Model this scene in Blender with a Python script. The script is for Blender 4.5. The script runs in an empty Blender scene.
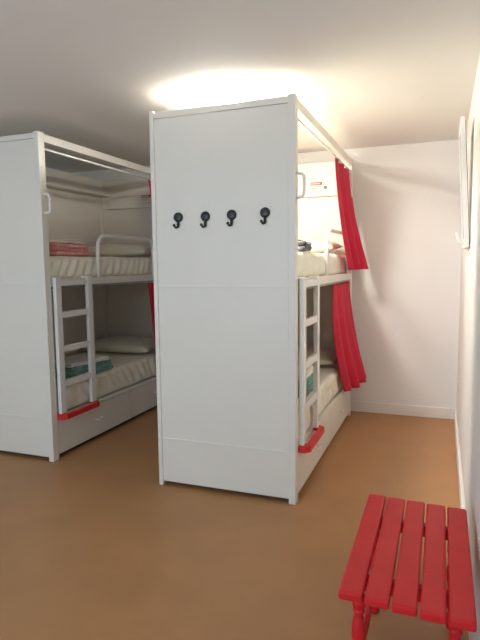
import bpy, bmesh, math, random
from mathutils import Vector, Matrix, noise
random.seed(4)
sc = bpy.context.scene
COL = sc.collection
V = Vector

# ------------------------------------------------------------------ materials
def mat(name, col, rough=0.5, var=0.04, scale=6.0, bump=0.0, bscale=60.0, spec=0.5, metal=0.0, wave=None, sheen=0.0):
    m = bpy.data.materials.new(name); m.use_nodes = True
    nt = m.node_tree; b = nt.nodes['Principled BSDF']
    b.inputs['Roughness'].default_value = rough
    b.inputs['Metallic'].default_value = metal
    b.inputs['Specular IOR Level'].default_value = spec
    if sheen: b.inputs['Sheen Weight'].default_value = sheen
    tc = nt.nodes.new('ShaderNodeTexCoord')
    n = nt.nodes.new('ShaderNodeTexNoise'); n.inputs['Scale'].default_value = scale; n.inputs['Detail'].default_value = 5
    nt.links.new(tc.outputs['Object'], n.inputs['Vector'])
    r = nt.nodes.new('ShaderNodeValToRGB')
    r.color_ramp.elements[0].position = 0.3; r.color_ramp.elements[1].position = 0.7
    c = V(col)
    r.color_ramp.elements[0].color = (*(c * (1 - var)), 1)
    r.color_ramp.elements[1].color = (*[min(1, x) for x in (c * (1 + var))], 1)
    nt.links.new(n.outputs['Fac'], r.inputs['Fac'])
    nt.links.new(r.outputs['Color'], b.inputs['Base Color'])
    if bump:
        n2 = nt.nodes.new('ShaderNodeTexNoise'); n2.inputs['Scale'].default_value = bscale; n2.inputs['Detail'].default_value = 3
        nt.links.new(tc.outputs['Object'], n2.inputs['Vector'])
        bp = nt.nodes.new('ShaderNodeBump'); bp.inputs['Strength'].default_value = bump; bp.inputs['Distance'].default_value = 0.01
        nt.links.new(n2.outputs['Fac'], bp.inputs['Height'])
        nt.links.new(bp.outputs['Normal'], b.inputs['Normal'])
    return m

M = {}
M['wall'] = mat('white_plaster', (.79, .795, .785), .85, .015, 2, .08, 120)
M['ceil'] = mat('ceiling_paint', (.80, .795, .77), .9, .012, 2, .05, 90)
M['floor'] = mat('tan_linoleum', (.41, .215, .092), .45, .07, 3.0, .03, 200, spec=.4)
M['base'] = mat('baseboard_paint', (.80, .785, .76), .45, .01)
M['panel'] = mat('white_laminate', (.765, .75, .69), .42, .012, 4)
M['metal'] = mat('white_painted_metal', (.78, .775, .755), .35, .01)
M['sheet'] = mat('ivory_sheet', (.82, .80, .69), .9, .04, 9, .12, 70, sheen=.2)
M['pillow'] = mat('ivory_pillowcase', (.76, .73, .62), .92, .04, 9, .12, 50, sheen=.2)
M['white_cloth'] = mat('white_cloth', (.78, .77, .73), .9, .03, 12, .2, 90)
M['pink'] = mat('pink_blanket', (.78, .34, .34), .95, .22, 60, .5, 160, sheen=.3)
M['teal'] = mat('teal_blanket', (.16, .36, .31), .95, .30, 70, .5, 160, sheen=.3)
M['grey'] = mat('grey_patterned_cloth', (.14, .14, .15), .9, .7, 28, .4, 120)
M['curtain'] = mat('red_curtain', (.52, .009, .042), .85, .05, 20, .15, 200, sheen=.05)
M['red_paint'] = mat('red_gloss_paint', (.62, .018, .024), .45, .05, 12, .06, 40, spec=.3)
M['red_foot'] = mat('red_plastic', (.62, .018, .025), .4, .04)
M['black'] = mat('black_hook_metal', (.012, .014, .016), .4, .1)
M['grey_metal'] = mat('grey_metal', (.42, .43, .41), .4, .04, 10, metal=.3)
M['dark'] = mat('dark_gasket', (.06, .065, .06), .7, .05)
M['sign_white'] = mat('sign_card', (.74, .73, .70), .6, .01)
M['sign_red'] = mat('sign_red', (.55, .05, .06), .6, .02)
M['sign_ink'] = mat('sign_ink', (.22, .21, .21), .6, .02)
M['slat_wood'] = mat('pine_slat', (.55, .42, .27), .7, .1, 20)
M['wire'] = mat('grey_rail_metal', (.35, .34, .33), .35, .03, metal=.6)
gl = bpy.data.materials.new('window_glass'); gl.use_nodes = True
gb = gl.node_tree.nodes['Principled BSDF']
gb.inputs['Transmission Weight'].default_value = 1; gb.inputs['Roughness'].default_value = .02; gb.inputs['IOR'].default_value = 1.45
gb.inputs['Base Color'].default_value = (.95, .97, .97, 1)
M['glass'] = gl
def emis(name, col, s):
    m = bpy.data.materials.new(name); m.use_nodes = True
    b = m.node_tree.nodes['Principled BSDF']
    b.inputs['Base Color'].default_value = (.9, .9, .88, 1)
    b.inputs['Emission Color'].default_value = (*col, 1); b.inputs['Emission Strength'].default_value = s
    return m
LAMP = 235.0
M['lamp'] = emis('lit_lamp_diffuser', (1.0, .93, .84), LAMP)

# ------------------------------------------------------------------ mesh helpers
def box(bm, x0, x1, y0, y1, z0, z1):
    vs = [bm.verts.new((x, y, z)) for z in (z0, z1) for y in (y0, y1) for x in (x0, x1)]
    for f in ((0, 2, 3, 1), (4, 5, 7, 6), (0, 1, 5, 4), (2, 6, 7, 3), (0, 4, 6, 2), (1, 3, 7, 5)):
        bm.faces.new([vs[i] for i in f])

def obj(name, bm, m, parent=None, bevel=0, smooth=False, label=None, seg=2):
    bmesh.ops.recalc_face_normals(bm, faces=bm.faces)
    me = bpy.data.meshes.new(name); bm.to_mesh(me); bm.free()
    o = bpy.data.objects.new(name, me); COL.objects.link(o)
    for mm in (m if isinstance(m, (list, tuple)) else [m]): me.materials.append(mm)
    if parent: o.parent = parent
    if smooth:
        for p in me.polygons: p.use_smooth = True
    if bevel:
        b = o.modifiers.new('bevel', 'BEVEL'); b.width = bevel; b.segments = seg; b.limit_method = 'ANGLE'; b.angle_limit = .6
        b.harden_normals = False
    if label: o['label'] = label
    return o

def boxo(name, dims, m, parent=None, bevel=.002, label=None):
    bm = bmesh.new(); box(bm, *dims); return obj(name, bm, m, parent, bevel, label=label)

def tube(bm, pts, r, n=12, caps=True):
    pts = [V(p) for p in pts]; rings = []
    up = None
    for i, p in enumerate(pts):
        t = ((pts[i + 1] if i < len(pts) - 1 else p) - (pts[i - 1] if i else p)).normalized()
        if up is None:
            up = V((0, 0, 1)) if abs(t.z) < .9 else V((1, 0, 0))
        a = (up - t * up.dot(t)).normalized(); up = a
        b = t.cross(a)
        rr = r[i] if isinstance(r, (list, tuple)) else r
        rings.append([bm.verts.new(p + (a * math.cos(k * math.tau / n) + b * math.sin(k * math.tau / n)) * rr) for k in range(n)])
    for i in range(len(rings) - 1):
        for k in range(n):
            bm.faces.new((rings[i][k], rings[i][(k + 1) % n], rings[i + 1][(k + 1) % n], rings[i + 1][k]))
    if caps:
        bm.faces.new(rings[0][::-1]); bm.faces.new(rings[-1])

def arc_path(pts, rad, n=6):
    """polyline with rounded corners"""
    pts = [V(p) for p in pts]; out = [pts[0]]
    for i in range(1, len(pts) - 1):
        a, p, b = pts[i - 1], pts[i], pts[i + 1]
        u = (a - p).normalized(); w = (b - p).normalized()
        s, e = p + u * rad, p + w * rad
        for k in range(n + 1):
            t = k / n
            out.append(s * (1 - t) ** 2 + p * 2 * t * (1 - t) + e * t * t)
    out.append(pts[-1]); return out

def lathe(bm, prof, c=(0, 0, 0), n=24):
    c = V(c); rings = []
    for r, z in prof:
        rings.append([bm.verts.new(c + V((r * math.cos(k * math.tau / n), r * math.sin(k * math.tau / n), z))) for k in range(n)])
    for i in range(len(rings) - 1):
        for k in range(n):
            bm.faces.new((rings[i][k], rings[i][(k + 1) % n], rings[i + 1][(k + 1) % n], rings[i + 1][k]))
    bm.faces.new(rings[0][::-1]); bm.faces.new(rings[-1])

def rbox(bm, x0, x1, y0, y1, z0, z1, r, step=.04, disp=None, power=None):
    """rounded, subdivided box whose vertices may be displaced"""
    tmp = {}
    nx, ny, nz = [max(3, int(round(d / step))) for d in (x1 - x0, y1 - y0, z1 - z0)]
    lo = V((x0, y0, z0)); sz = V((x1 - x0, y1 - y0, z1 - z0)); N = (nx, ny, nz)
    def vert(i, j, k):
        key = (i, j, k)
        if key not in tmp:
            p = V((lo.x + sz.x * i / nx, lo.y + sz.y * j / ny, lo.z + sz.z * k / nz))
            q = V([min(max(p[a], lo[a] + r), lo[a] + sz[a] - r) for a in range(3)])
            d = p - q
            nrm = d.normalized() if d.length > 1e-6 else V((0, 0, 1))
            p2 = q + nrm * r if d.length > 1e-6 else p
            if disp: p2 = disp(p2, nrm)
            tmp[key] = bm.verts.new(p2)
        return tmp[key]
    for (a, b, c) in ((0, 1, 2), (1, 2, 0), (2, 0, 1)):
        for side in (0, N[c]):
            for i in range(N[a]):
                for j in range(N[b]):
                    ks = []
                    for (di, dj) in ((0, 0), (1, 0), (1, 1), (0, 1)):
                        t = [0, 0, 0]; t[a] = i + di; t[b] = j + dj; t[c] = side
                        ks.append(vert(*t))
                    try: bm.faces.new(ks)
                    except ValueError: pass

def empty(name, loc, rz=0, label=None, cat=None, group=None):
    o = bpy.data.objects.new(name, None); COL.objects.link(o); o.location = loc; o.rotation_euler.z = rz
    o.empty_display_size = .1
    tag(o, label, cat, group); return o
def tag(o, label=None, cat=None, group=None, kind=None):
    if label: o['label'] = label
    if cat: o['category'] = cat
    if group: o['group'] = group
    if kind: o['kind'] = kind
    return o
def copy_tree(o, parent=None):
    c = o.copy(); COL.objects.link(c)
    if parent: c.parent = parent
    for ch in list(o.children): copy_tree(ch, c)
    return c
def struct(name, dims, m, bevel=0):
    o = boxo(name, dims, m, None, bevel); o['kind'] = 'structure'; return o

# ------------------------------------------------------------------ the room
XR, XL, YB, YN, H = .145, -3.9, 5.045, -1.6, 2.433
T = .15
struct('floor', (XL - T, XR + T, YN - T, YB + T, -.1, 0), M['floor'])
struct('ceiling', (XL - T, XR + T, YN - T, YB + T, H, H + .1), M['ceil'])
struct('wall_back', (XL - T, XR + T, YB, YB + T, 0, H), M['wall'])
struct('wall_left', (XL - T, XL, YN - T, YB, 0, H), M['wall'])
# right wall with the opening of the hopper window
WY0, WY1, WZ0, WZ1 = 3.38, 3.76, 1.47, 2.215
bm = bmesh.new()
for d in ((XR, XR + T, YN - T, WY0, 0, H), (XR, XR + T, WY1, YB, 0, H), (XR, XR + T, WY0, WY1, 0, WZ0), (XR, XR + T, WY0, WY1, WZ1, H)): box(bm, *d)
obj('wall_right', bm, M['wall'])['kind'] = 'structure'
# near wall (behind the camera) with a wide daylight window
NX0, NX1, NZ0, NZ1 = -3.1, -.9, .75, 2.15
bm = bmesh.new()
for d in ((XL, NX0, YN - T, YN, 0, H), (NX1, XR, YN - T, YN, 0, H), (NX0, NX1, YN - T, YN, 0, NZ0), (NX0, NX1, YN - T, YN, NZ1, H)): box(bm, *d)
obj('wall_near', bm, M['wall'])['kind'] = 'structure'
# baseboards
BB = .10
for nm, d in (('baseboard_back', (XL, XR, YB - .015, YB, 0, BB)), ('baseboard_right', (XR - .018, XR, YN, YB - .015, 0, BB)),
              ('baseboard_left', (XL, XL + .018, YN, YB - .015, 0, BB)), ('baseboard_near', (XL + .018, XR - .018, YN, YN + .015, 0, BB))):
    struct(nm, d, M['base'], .004)

# window_1: hopper window on the right wall, tilted open into the room
w1 = empty('window_1', (XR, (WY0 + WY1) / 2, WZ0)); w1['kind'] = 'structure'
hy = (WY1 - WY0) / 2; wh = WZ1 - WZ0
bm = bmesh.new(); fw = .045
for d in ((.0, .10, -hy, hy, 0, fw), (.0, .10, -hy, hy, wh - fw, wh), (.0, .10, -hy, -hy + fw, fw, wh - fw), (.0, .10, hy - fw, hy, fw, wh - fw)): box(bm, *d)
obj('window_frame', bm, M['metal'], w1, .003)
bm = bmesh.new()
for d in ((-.006, 0, -hy - .02, hy + .02, -.03, 0), ): box(bm, *d)
obj('window_sill', bm, M['metal'], w1, .002)
sash = empty('sash', (0, 0, 0)); sash.parent = w1; del_keys = None
sash.location = (-.006, 0, .012); sash.rotation_euler = (0, math.radians(-3.4), 0)
bm = bmesh.new(); sh = wh - .01; sy = hy + .015; sw = .055
for d in ((-.024, 0, -sy, sy, 0, sw), (-.024, 0, -sy, sy, sh - sw, sh), (-.024, 0, -sy, -sy + sw, sw, sh - sw), (-.024, 0, sy - sw, sy, sw, sh - sw)): box(bm, *d)
obj('sash_frame', bm, M['metal'], sash, .003)
boxo('window_pane', (-.016, -.009, -sy + sw - .004, sy - sw + .004, sw - .004, sh - sw + .004), M['glass'], sash, 0)
bm = bmesh.new(); box(bm, -.002, .004, -sy + .02, -sy + .03, .02, sh - .02); box(bm, -.002, .004, -sy + .02, sy - .02, sh - .03, sh - .02)
obj('gasket', bm, M['dark'], sash, 0)
bm = bmesh.new()
tube(bm, arc_path([(-.02, -sy + .03, .03), (-.055, -sy + .03, .03), (-.065, -sy + .03, .09)], .012), .006, 8)
lathe(bm, [(.014, 0), (.014, .01)], (-.032, -sy + .03, .024), 12)
obj('window_handle', bm, M['metal'], sash, 0, True)

# window_2: daylight window behind the camera
w2 = empty('window_2', ((NX0 + NX1) / 2, YN - .1, NZ0)); w2['kind'] = 'structure'
hx = (NX1 - NX0) / 2; zz = NZ1 - NZ0
bm = bmesh.new()
for d in ((-hx, hx, 0, .06, 0, .05), (-hx, hx, 0, .06, zz - .05, zz), (-hx, -hx + .05, 0, .06, .05, zz - .05), (hx - .05, hx, 0, .06, .05, zz - .05), (-.03, .03, 0, .06, .05, zz - .05)): box(bm, *d)
obj('window_frame', bm, M['metal'], w2, .003)

# ------------------------------------------------------------------ bunk bed (origin: near right foot, x runs to -W, y to +L)
W, L, HT = .900, 2.005, 2.314
def make_bunk():
    B = empty('bunk_bed', (0, 0, 0))
    P, MT = M['panel'], M['metal']
    pw = .042
    for (x0, x1, y0, y1) in ((-pw, 0, 0, .062), (-W, -W + .028, 0, .062), (-pw, 0, L - .062, L), (-W, -W + .028, L - .062, L)):
        boxo('post', (x0, x1, y0, y1, 0, HT), P, B, .004)
    # near end: three boards between the posts and a top rail
    bm = bmesh.new()
    for z0, z1 in ((.028, .306), (.312, 1.268), (1.274, 2.268)): box(bm, -W + .028, -pw, .007, .027, z0, z1)
    obj('end_panel', bm, P, B, .003)
    boxo('end_rail', (-W + .028, -pw, .003, .030, 2.270, 2.305), P, B, .002)
    for z in (.309, 1.271): boxo('joint_strip', (-W + .028, -pw, .0015, .024, z - .006, z + .006), P, B, .0015)
    # far end
    bm = bmesh.new()
    for z0, z1 in ((.028, 1.268), (1.274, 2.0), (2.003, 2.305)): box(bm, -W + .028, -pw, L - .03, L - .01, z0, z1)
    obj('end_panel', bm, P, B, .003)
    # closed long side
    bm = bmesh.new()
    for z0, z1 in ((.028, 1.268), (1.274, 2.20)): box(bm, -W + .003, -W + .02, .062, L - .062, z0, z1)
    obj('side_panel', bm, P, B, .003)
    # top rails
    boxo('top_rail', (-.036, -.004, .062, L - .062, 2.252, 2.306), P, B, .003)
    boxo('top_rail', (-W + .002, -W + .03, .062, L - .062, 2.20, 2.306), P, B, .003)
    bm = bmesh.new(); tube(bm, [(-.020, .062, 2.208), (-.020, L - .062, 2.208)], .008, 10)
    obj('curtain_rail', bm, MT, B, 0, True)
    # ledge along the closed side
    bm = bmesh.new(); box(bm, -W + .02, -W + .13, .03, L - .03, 2.135, 2.153); box(bm, -W + .115, -W + .13, .03, L - .03, 2.153, 2.20)
    obj('shelf', bm, P, B, .002)
    # light box at the head end
    hb = boxo('head_panel', (-W + .13, -.06, L - .062, L - .03, 2.0, 2.125), P, B, .003)
    bm = bmesh.new(); lathe(bm, [(.016, 0), (.016, .006), (.010, .008)], (0, 0, 0), 16)
    bmesh.ops.rotate(bm, verts=bm.verts, matrix=Matrix.Rotation(math.radians(90), 3, 'X')); bmesh.ops.translate(bm, verts=bm.verts, vec=(-.235, L - .062, 2.075))
    obj('socket', bm, M['sign_ink'], hb, 0, True, 'small round grey fitting')
    # notice
    s = boxo('notice', (-.372, -.262, L - .065, L - .0625, 2.032, 2.128), M['sign_white'], B, 0, 'small white notice with a red heading')
    bm = bmesh.new(); box(bm, -.370, -.264, L - .0665, L - .065, 2.100, 2.126); obj('heading_band', bm, M['sign_red'], s, 0)
    bm = bmesh.new()
    for i in range(7): box(bm, -.366 + i * .0125, -.357 + i * .0125, L - .0675, L - .0665, 2.108, 2.118)
    obj('heading_lettering', bm, M['sign_white'], s, 0)
    bm = bmesh.new()
    for z in (2.083, 2.070, 2.045):
        x = -.364
        while x < -.28:
            w = random.uniform(.007, .018); box(bm, x, x + w, L - .066, L - .065, z, z + .005); x += w + .005
    obj('text_line', bm, M['sign_ink'], s, 0)
    # decks
    for z, fz0, fz1 in ((1.262, 1.258, 1.312), ):
        boxo('bed_rail', (-.034, -.002, .062, L - .062, fz0, fz1), P, B, .003)
    boxo('bed_base', (-W + .02, -.034, .03, L - .03, 1.278, 1.306), M['panel'], B, .002)
    boxo('bed_base', (-W + .02, -.034, .03, L - .03, .286, .306), M['panel'], B, .002)
    bm = bmesh.new(); box(bm, -.030, -.022, .09, L - .09, 1.240, 1.258); obj('curtain_track', bm, M['wire'], B, .001)
    boxo('drawer_rail', (-.030, -.002, .062, L - .062, .292, .318), P, B, .003)
    # plinth & drawers
    boxo('plinth', (-.060, -.045, .062, L - .062, .0, .05), M['dark'], B, 0)
    mid = 1.045
    for y0, y1 in ((.066, mid - .005), (mid + .005, L - .066)):
        d = boxo('drawer', (-.024, -.004, y0, y1, .036, .288), P, B, .003)
        yc = (y0 + y1) / 2; bm = bmesh.new()
        tube(bm, arc_path([(-.004, yc - .035, .172), (.020, yc - .035, .168), (.020, yc + .035, .168), (-.004, yc + .035, .172)], .01), .006, 8)
        obj('drawer_handle', bm, MT, d, 0, True)
    # vertical grab handle on the near post
    bm = bmesh.new()
    tube(bm, arc_path([(-.006, .034, 1.768), (.040, .040, 1.768), (.040, .040, 1.896), (-.006, .034, 1.896)], .028), .0085, 10)
    obj('grab_handle', bm, M['metal'], B, 0, True)
    # guard rail hoop
    bm = bmesh.new()
    tube(bm, arc_path([(-.018, .65, 1.29), (-.018, .65, 1.645), (-.018, 1.53, 1.645), (-.018, 1.53, 1.29)], .12, 8), .0155, 12)
    obj('guard_rail', bm, MT, B, 0, True)
    # ladder
    lad = empty('ladder', (0, 0, 0)); lad.parent = B
    for y in (.071, .436):
        bm = bmesh.new(); box(bm, .004, .032, y, y + .058, .336, 1.312); box(bm, -.030, .032, y, y + .058, 1.312, 1.322)
        obj('stile', bm, MT, lad, .003)
    for z in (1.03, .782, .53):
        boxo('rung', (.006, .030, .129, .436, z, z + .045), MT, lad, .003)
    boxo('rung', (.006, .030, .129, .436, 1.262, 1.300), MT, lad, .003)
    bm = bmesh.new()
    out = [(.0, .056), (.040, .056), (.070, .086), (.070, .476), (.040, .506), (.0, .506)]
    inn = [(.0, .070), (.034, .070), (.036, .084), (.036, .476), (.034, .491), (.0, .491)]
    z0, z1 = .296, .336; n = len(out)
    vv = [[bm.verts.new((x, y, z)) for x, y in ring] for ring in (out, inn) for z in (z0, z1)]
    for i in range(n - 1):
        for A, Bq in ((vv[0], vv[1]), (vv[3], vv[2]), (vv[1], vv[3]), (vv[2], vv[0])):
            bm.faces.new((A[i], A[i + 1], Bq[i + 1], Bq[i]))
    for i in (0, n - 1): bm.faces.new((vv[0][i], vv[1][i], vv[3][i], vv[2][i]))
    box(bm, .0, .034, .071, .129, .318, .335); box(bm, .0, .034, .436, .490, .318, .335)
    obj('foot_guard', bm, M['red_foot'], lad, .004, False, 'red foot bar across the bottom of the ladder')
    return B

bunk = make_bunk()
left = copy_tree(bunk)
C0 = V((-.768, 2.912, 0)); L0 = V((-2.582, 3.012, 0))
bunk.location = C0; left.location = L0
tag(bunk, 'white two-tier bunk bed with four black coat hooks on its end panel', 'bunk bed', 'white bunk beds')
tag(left, 'white bunk bed at the left edge, its end panel bare of hooks', 'bunk bed', 'white bunk beds')

for g in bunk.children:
    if g.name.startswith('guard_rail'): g.location.y += .31

# coat hooks on the near end of the centre bunk
hk = None
for X, z in ((-1.500, 1.690), (-1.323, 1.688), (-1.158, 1.690), (-.957, 1.694)):
    if hk is None:
        hk = empty('coat_hook', (0, 0, 0)); hk.parent = bunk
        bm = bmesh.new(); lathe(bm, [(.029, 0), (.030, .003), (.028, .010), (.020, .013)], (0, 0, 0), 24)
        bmesh.ops.rotate(bm, verts=bm.verts, matrix=Matrix.Rotation(math.radians(90), 3, 'X'))
        obj('hook_plate', bm, M['black'], hk, 0, True)
        bm = bmesh.new()
        tube(bm, arc_path([(0, -.006, -.018), (0, -.008, -.056), (-.006, -.030, -.066), (-.009, -.042, -.050)], .012), [.0085] * 6 + [.006] * 8 + [.006] * 2, 10)
        bmesh.ops.create_uvsphere(bm, u_segments=12, v_segments=8, radius=.009, matrix=Matrix.Translation((-.009, -.042, -.050)))
        obj('hook_arm', bm, M['black'], hk, 0, True)
        h = hk
    else:
        h = copy_tree(hk, bunk)
    h.location = ((X + .778) * 1.005 + .004, .007, z - .006)
hk['label'] = 'black round-plate coat hook'
for h in bunk.children:
    if h.name.startswith('coat_hook'): h['label'] = 'black round-plate coat hook'

# ------------------------------------------------------------------ bedding
def mattress_bm(hgt, seed, slant=1.0, xe=-.040):
    bm = bmesh.new()
    x0, x1, y0, y1 = -W + .035, xe, .075, L - .075
    def disp(p, n):
        q = p.copy()
        side = max(0, n.x)
        f = p.z / hgt
        env = math.sin(math.pi * min(1, max(0, f))) ** .6
        w = math.sin((p.y + slant * .35 * p.z) * 62 + 5 * noise.noise(V((p.y * 2.2, p.z * 3, seed)))) * .0065
        w += noise.noise(V((p.y * 9, p.z * 12, seed))) * .010
        q.x += side * env * w * 1.5
        q.y += n.y * noise.noise(V((p.x * 9, p.z * 9, seed + 4))) * .008
        if n.z > .3: q.z += noise.noise(V((p.x * 4, p.y * 4, seed + 9))) * .006 * n.z
        return q
    rbox(bm, x0, x1, y0, y1, 0, hgt, .035, .0145, disp)
    return bm
def place_mattress(base, z, hgt, seed, label, sl=1.0):
    o = obj('mattress', mattress_bm(hgt, seed, sl, -.040 if z > 1 else -.020), M['sheet'], None, 0, True)
    o.location = base + V((0, 0, z)); tag(o, label, 'mattress', 'sheeted bunk mattresses'); return o
place_mattress(L0, 1.308, .168, 1, 'ivory-sheeted mattress on the upper tier of the left bunk', -1)
place_mattress(C0, 1.308, .168, 2, 'ivory-sheeted mattress on the upper tier of the hooked centre bunk', -1)
place_mattress(L0, .320, .205, 3, 'ivory-sheeted mattress on the lower tier of the left bunk', 1.6)
place_mattress(C0, .320, .205, 4, 'ivory-sheeted mattress on the lower tier of the hooked centre bunk', 1)

def pillow_bm(sx, sy, sz, seed):
    bm = bmesh.new(); n, m = 40, 28
    rows = {}
    for s in (1, -1):
        for i in range(n + 1):
            for j in range(m + 1):
                u = i / n * 2 - 1; v = j / m * 2 - 1
                edge = i in (0, n) or j in (0, m)
                if s == -1 and edge: rows[(s, i, j)] = rows[(1, i, j)]; continue
                pin = 1 - .06 * (abs(u) ** 2) * (1 - abs(v)) - 0
                h = ((1 - abs(u) ** 2.6) * (1 - abs(v) ** 2.6)) ** .45
                x = u * sx * (1 - .05 * (1 - v * v) * abs(u)); y = v * sy * (1 - .05 * (1 - u * u) * abs(v))
                z = s * h * sz * (1 if s == 1 else .55) + .55 * sz
                z += noise.noise(V((x * 9, y * 9, seed))) * .012 * h * (s == 1)
                rows[(s, i, j)] = bm.verts.new((x, y, z))
        for i in range(n):
            for j in range(m):
                q = [rows[(s, i, j)], rows[(s, i + 1, j)], rows[(s, i + 1, j + 1)], rows[(s, i, j + 1)]]
                bm.faces.new(q if s == 1 else q[::-1])
    return bm
for base, z, lab, sd in ((L0, 1.478, 'ivory pillow behind the guard rail on the upper tier of the left bunk', 1),
                         (C0, 1.478, 'ivory pillow behind the guard rail on the upper tier of the hooked bunk', 2),
                         (L0, .526, 'ivory pillow at the far end of the left bunk lower tier', 3),
                         (C0, .526, 'ivory pillow at the far end of the hooked bunk lower tier', 4)):
    o = obj('pillow', pillow_bm(.39, .23, .085, sd), M['pillow'], None, 0, True)
    o.location = base + V((-.45, L - .34, z + .010)); o.rotation_euler = (math.radians(3), 0, math.radians(sd - 2))
    tag(o, lab, 'pillow', 'bunk pillows')

def folded_bm(sx, sy, layers, th, seed, wav=.006):
    """folded cloth: layers joined by rounded folds, slightly uneven"""
    bm = bmesh.new()
    for k in range(layers):
        ox = random.uniform(-.008, .008); oy = random.uniform(-.010, .010); s = 1 - .02 * k
        def disp(p, n, k=k):
            q = p.copy()
            q.z += noise.noise(V((p.x * 14, p.y * 14, seed + k * .35))) * wav
            q.x += n.x * noise.noise(V((p.y * 12, seed, k))) * wav * 1.3
            q.y += n.y * noise.noise(V((p.x * 12, seed + 3, k))) * wav * 1.3
            return q
        rbox(bm, ox - sx * s / 2, ox + sx * s / 2, oy - sy * s / 2, oy + sy * s / 2, k * th, (k + 1) * th * 1.0, th * .49, .012, disp)
    return bm
def folded(name, loc, dims, layers, th, m, label, cat, rz=0, seed=0, wav=.006):
    o = obj(name, folded_bm(dims[0], dims[1], layers, th, seed, wav), m, None, 0, True)
    o.location = loc; o.rotation_euler.z = rz; tag(o, label, cat); return o
folded('folded_blanket', (-2.86, 3.50, 1.483), (.30, .46, 0), 3, .031, M['pink'], 'pink folded blanket on the upper mattress of the left bunk', 'blanket', .05, 1, .010)
folded('folded_sheet', (-2.87, 3.45, 1.580), (.28, .40, 0), 2, .018, M['white_cloth'], 'white folded sheet on top of the pink blanket', 'sheet', -.05, 2)
folded('folded_blanket', (-2.76, 3.60, .530), (.30, .50, 0), 3, .028, M['teal'], 'teal folded blanket on the lower mattress of the left bunk', 'blanket', .04, 3, .010)
folded('folded_sheet', (-2.77, 3.58, .618), (.28, .42, 0), 2, .016, M['white_cloth'], 'white folded sheet on top of the left bunk teal blanket', 'sheet', -.15, 4)
folded('folded_blanket', (-.94, 3.50, .530), (.26, .40, 0), 4, .028, M['teal'], 'teal folded blanket on the lower mattress behind the centre bunk ladder', 'blanket', .0, 5, .010)
folded('folded_sheet', (-.94, 3.50, .648), (.25, .38, 0), 2, .018, M['white_cloth'], 'white folded sheet on the teal blanket behind the centre bunk ladder', 'sheet', .0, 6)
folded('folded_cloth', (-.95, 3.47, 1.484), (.24, .40, 0), 2, .028, M['grey'], 'dark grey patterned folded cloth on the centre bunk upper mattress', 'cloth', .1, 7, .016)
folded('folded_sheet', (-.97, 3.47, 1.545), (.19, .26, 0), 1, .018, M['white_cloth'], 'white folded sheet on top of the dark grey patterned cloth', 'sheet', .1, 8)

# ------------------------------------------------------------------ curtains
def curtain(top, bot, folds, amp0, amp1, label, rings=True, seed=0, bulge=.0):
    """top/bot: polylines of points; the cloth hangs between them in folds"""
    def samp(pl, t):
        pl = [V(p) for p in pl]; d = [0]
        for a, b in zip(pl, pl[1:]): d.append(d[-1] + (b - a).length)
        s = t * d[-1]
        for i in range(len(pl) - 1):
            if s <= d[i + 1] + 1e-9:
                return pl[i].lerp(pl[i + 1], (s - d[i]) / max(1e-6, d[i + 1] - d[i])), (pl[i + 1] - pl[i]).normalized()
        return pl[-1], (pl[-1] - pl[-2]).normalized()
    bm = bmesh.new(); n, m = folds * 14, 34; g = []
    for j in range(m + 1):
        f = j / m; row = []
        for i in range(n + 1):
            t = i / n
            a, ta = samp(top, t); b, tb = samp(bot, t)
            ff = f ** 1.6
            p = a.lerp(b, ff); p.z = a.z + (b.z - a.z) * f
            tg = ta.lerp(tb, ff).normalized(); nr = V((tg.y, -tg.x, 0)).normalized()
            ph = t * folds * math.tau + 1.1 * noise.noise(V((t * 3, f * 1.2, seed))) * 2
            amp = (amp0 + (amp1 - amp0) * f)
            p += nr * (amp * math.sin(ph) + .22 * amp * math.sin(1.7 * ph + 1 + 2 * f)) + tg * (.2 * amp * math.sin(2 * ph))
            p += nr * bulge * math.sin(math.pi * f)
            row.append(bm.verts.new(p))
        g.append(row)
    for j in range(m):
        for i in range(n): bm.faces.new((g[j][i], g[j][i + 1], g[j + 1][i + 1], g[j + 1][i]))
    o = obj('curtain', bm, M['curtain'], None, 0, True)
    s = o.modifiers.new('thick', 'SOLIDIFY'); s.thickness = .0025
    tag(o, label, 'curtain', 'red bunk curtains')
    return o
xr = C0.x
curtain([(xr - .022, 4.16, 2.196), (xr - .022, 4.87, 2.196)], [(xr + .030, 4.52, 1.345), (xr + .10, 4.70, 1.345), (xr + .140, 4.92, 1.345)], 3, .014, .030,
        'red curtain at the upper tier of the hooked centre bunk', seed=1)
curtain([(xr - .018, 4.10, 1.236), (xr - .018, 4.85, 1.236)], [(xr + .020, 4.36, .345), (xr + .105, 4.54, .340), (xr + .145, 4.92, .350)], 3, .012, .024,
        'red curtain at the lower tier of the hooked centre bunk', seed=2)
xl = L0.x
curtain([(xl - .022, 4.50, 2.196), (xl - .022, 4.96, 2.196)], [(xl + .02, 4.62, 1.345), (xl + .08, 4.80, 1.345), (xl + .10, 4.96, 1.345)], 6, .013, .018,
        'red curtain at the upper tier of the left bunk', seed=3)
curtain([(xl - .018, 4.43, 1.236), (xl - .018, 4.93, 1.236)], [(xl + .02, 4.50, .50), (xl + .06, 4.68, .50), (xl + .08, 4.94, .50)], 6, .010, .018,
        'red curtain at the lower tier of the left bunk', seed=4)

# ------------------------------------------------------------------ red stool
st = empty('slatted_stool', (0, 0, 0), 0, 'red painted wooden stool with five seat slats and turned legs', 'stool')
st.location = (-.080, 1.897, 0)
ZS = .41
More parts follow.
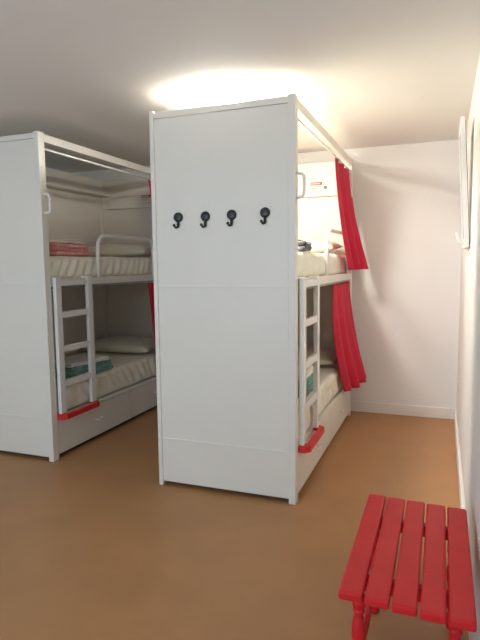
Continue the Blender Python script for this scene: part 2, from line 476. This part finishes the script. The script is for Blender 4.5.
# seat corners measured: near edge Y 1.53..1.49, far edge Y 2.26
sl = None
xc = [-.158, -.0790, 0, .0790, .158]
for i, x in enumerate(xc):
    if sl is None:
        bm = bmesh.new(); box(bm, -.036, .036, -.370, .370, ZS - .030, ZS)
        sl = obj('slat', bm, M['red_paint'], st, .008, False, seg=3); s_ = sl
    else:
        s_ = sl.copy(); COL.objects.link(s_)
    s_.location = (x, -.006 * (i - 2) * 1.0, 0)
for y in (-.205, .225):
    boxo('cross_rail', (-.178, .178, y - .018, y + .018, ZS - .072, ZS - .030), M['red_paint'], st, .003)
prof = [(.018, 0), (.021, .012), (.020, .05), (.013, .065), (.013, .07), (.021, .085), (.021, .145), (.013, .155), (.017, .17), (.022, .20), (.023, .23), (.017, .262), (.012, .275), (.019, .284), (.019, .292), (.012, .298), (.022, .305), (.022, .338)]
lg = None
for x in (-.145, .145):
    for y in (-.25, .19):
        if lg is None:
            bm = bmesh.new(); lathe(bm, prof, (0, 0, 0), 20); lg = obj('leg', bm, M['red_paint'], st, 0, True); o = lg
        else: o = lg.copy(); COL.objects.link(o)
        o.location = (x, y, 0)
for x in (-.145, .145):
    bm = bmesh.new(); tube(bm, [(x, -.24, .118), (x, -.20, .118), (x, -.05, .118), (x, .10, .118), (x, .155, .118)], [.009, .011, .013, .011, .009], 12)
    obj('stretcher', bm, M['red_paint'], st, 0, True)

# ------------------------------------------------------------------ ceiling lamp over the centre bunk
lp = empty('ceiling_lamp', (-1.27, 3.13, H), 0, 'round lit ceiling lamp just above the hooked bunk', 'lamp')
bm = bmesh.new(); lathe(bm, [(.110, 0), (.110, -.006)], (0, 0, 0), 40); obj('lamp_base', bm, M['metal'], lp, 0, True)
bm = bmesh.new(); lathe(bm, [(.135, -.006), (.135, -.022), (.125, -.034), (.09, -.041), (.03, -.043)], (0, 0, 0), 40); obj('lamp_diffuser', bm, M['lamp'], lp, 0, True)

# ------------------------------------------------------------------ daylight
w = bpy.data.worlds.new('sky'); sc.world = w; w.use_nodes = True
bg = w.node_tree.nodes['Background']; bg.inputs['Color'].default_value = (.40, .46, .42, 1); bg.inputs['Strength'].default_value = .7
def area(name, loc, rot, sx, sy, col, e):
    l = bpy.data.lights.new(name, 'AREA'); l.shape = 'RECTANGLE'; l.size = sx; l.size_y = sy; l.color = col; l.energy = e
    o = bpy.data.objects.new(name, l); COL.objects.link(o); o.location = loc; o.rotation_euler = rot; return o
area('daylight_window', ((NX0 + NX1) / 2, YN - .25, (NZ0 + NZ1) / 2), (math.radians(90), 0, 0), 2.3, 1.5, (.66, .83, 1.0), 90)

# ------------------------------------------------------------------ camera
cam = bpy.data.cameras.new('camera'); co = bpy.data.objects.new('camera', cam); COL.objects.link(co)
cam.sensor_fit = 'HORIZONTAL'; cam.sensor_width = 36; cam.lens = 36 * 536 / 480; cam.clip_start = .02
f = 536.0
def dd(x, y): return V((x - 240, 320 - y, -f))
Yv = dd(443, 262).normalized(); Xv = -dd(-1185, 281); Xv = (Xv - Yv * Xv.dot(Yv)).normalized(); Zv = Xv.cross(Yv)
Rm = Matrix((Xv, Yv, Zv)).to_4x4()
co.matrix_world = Matrix.Translation((0, 0, 1.4)) @ Rm
sc.camera = co
sc.cycles.diffuse_bounces = 12; sc.cycles.max_bounces = 16

sc.view_settings.view_transform = 'Standard'; sc.view_settings.look = 'None'
sc.view_settings.exposure = 0.0; sc.view_settings.gamma = 1.0; sc.view_settings.use_curve_mapping = False
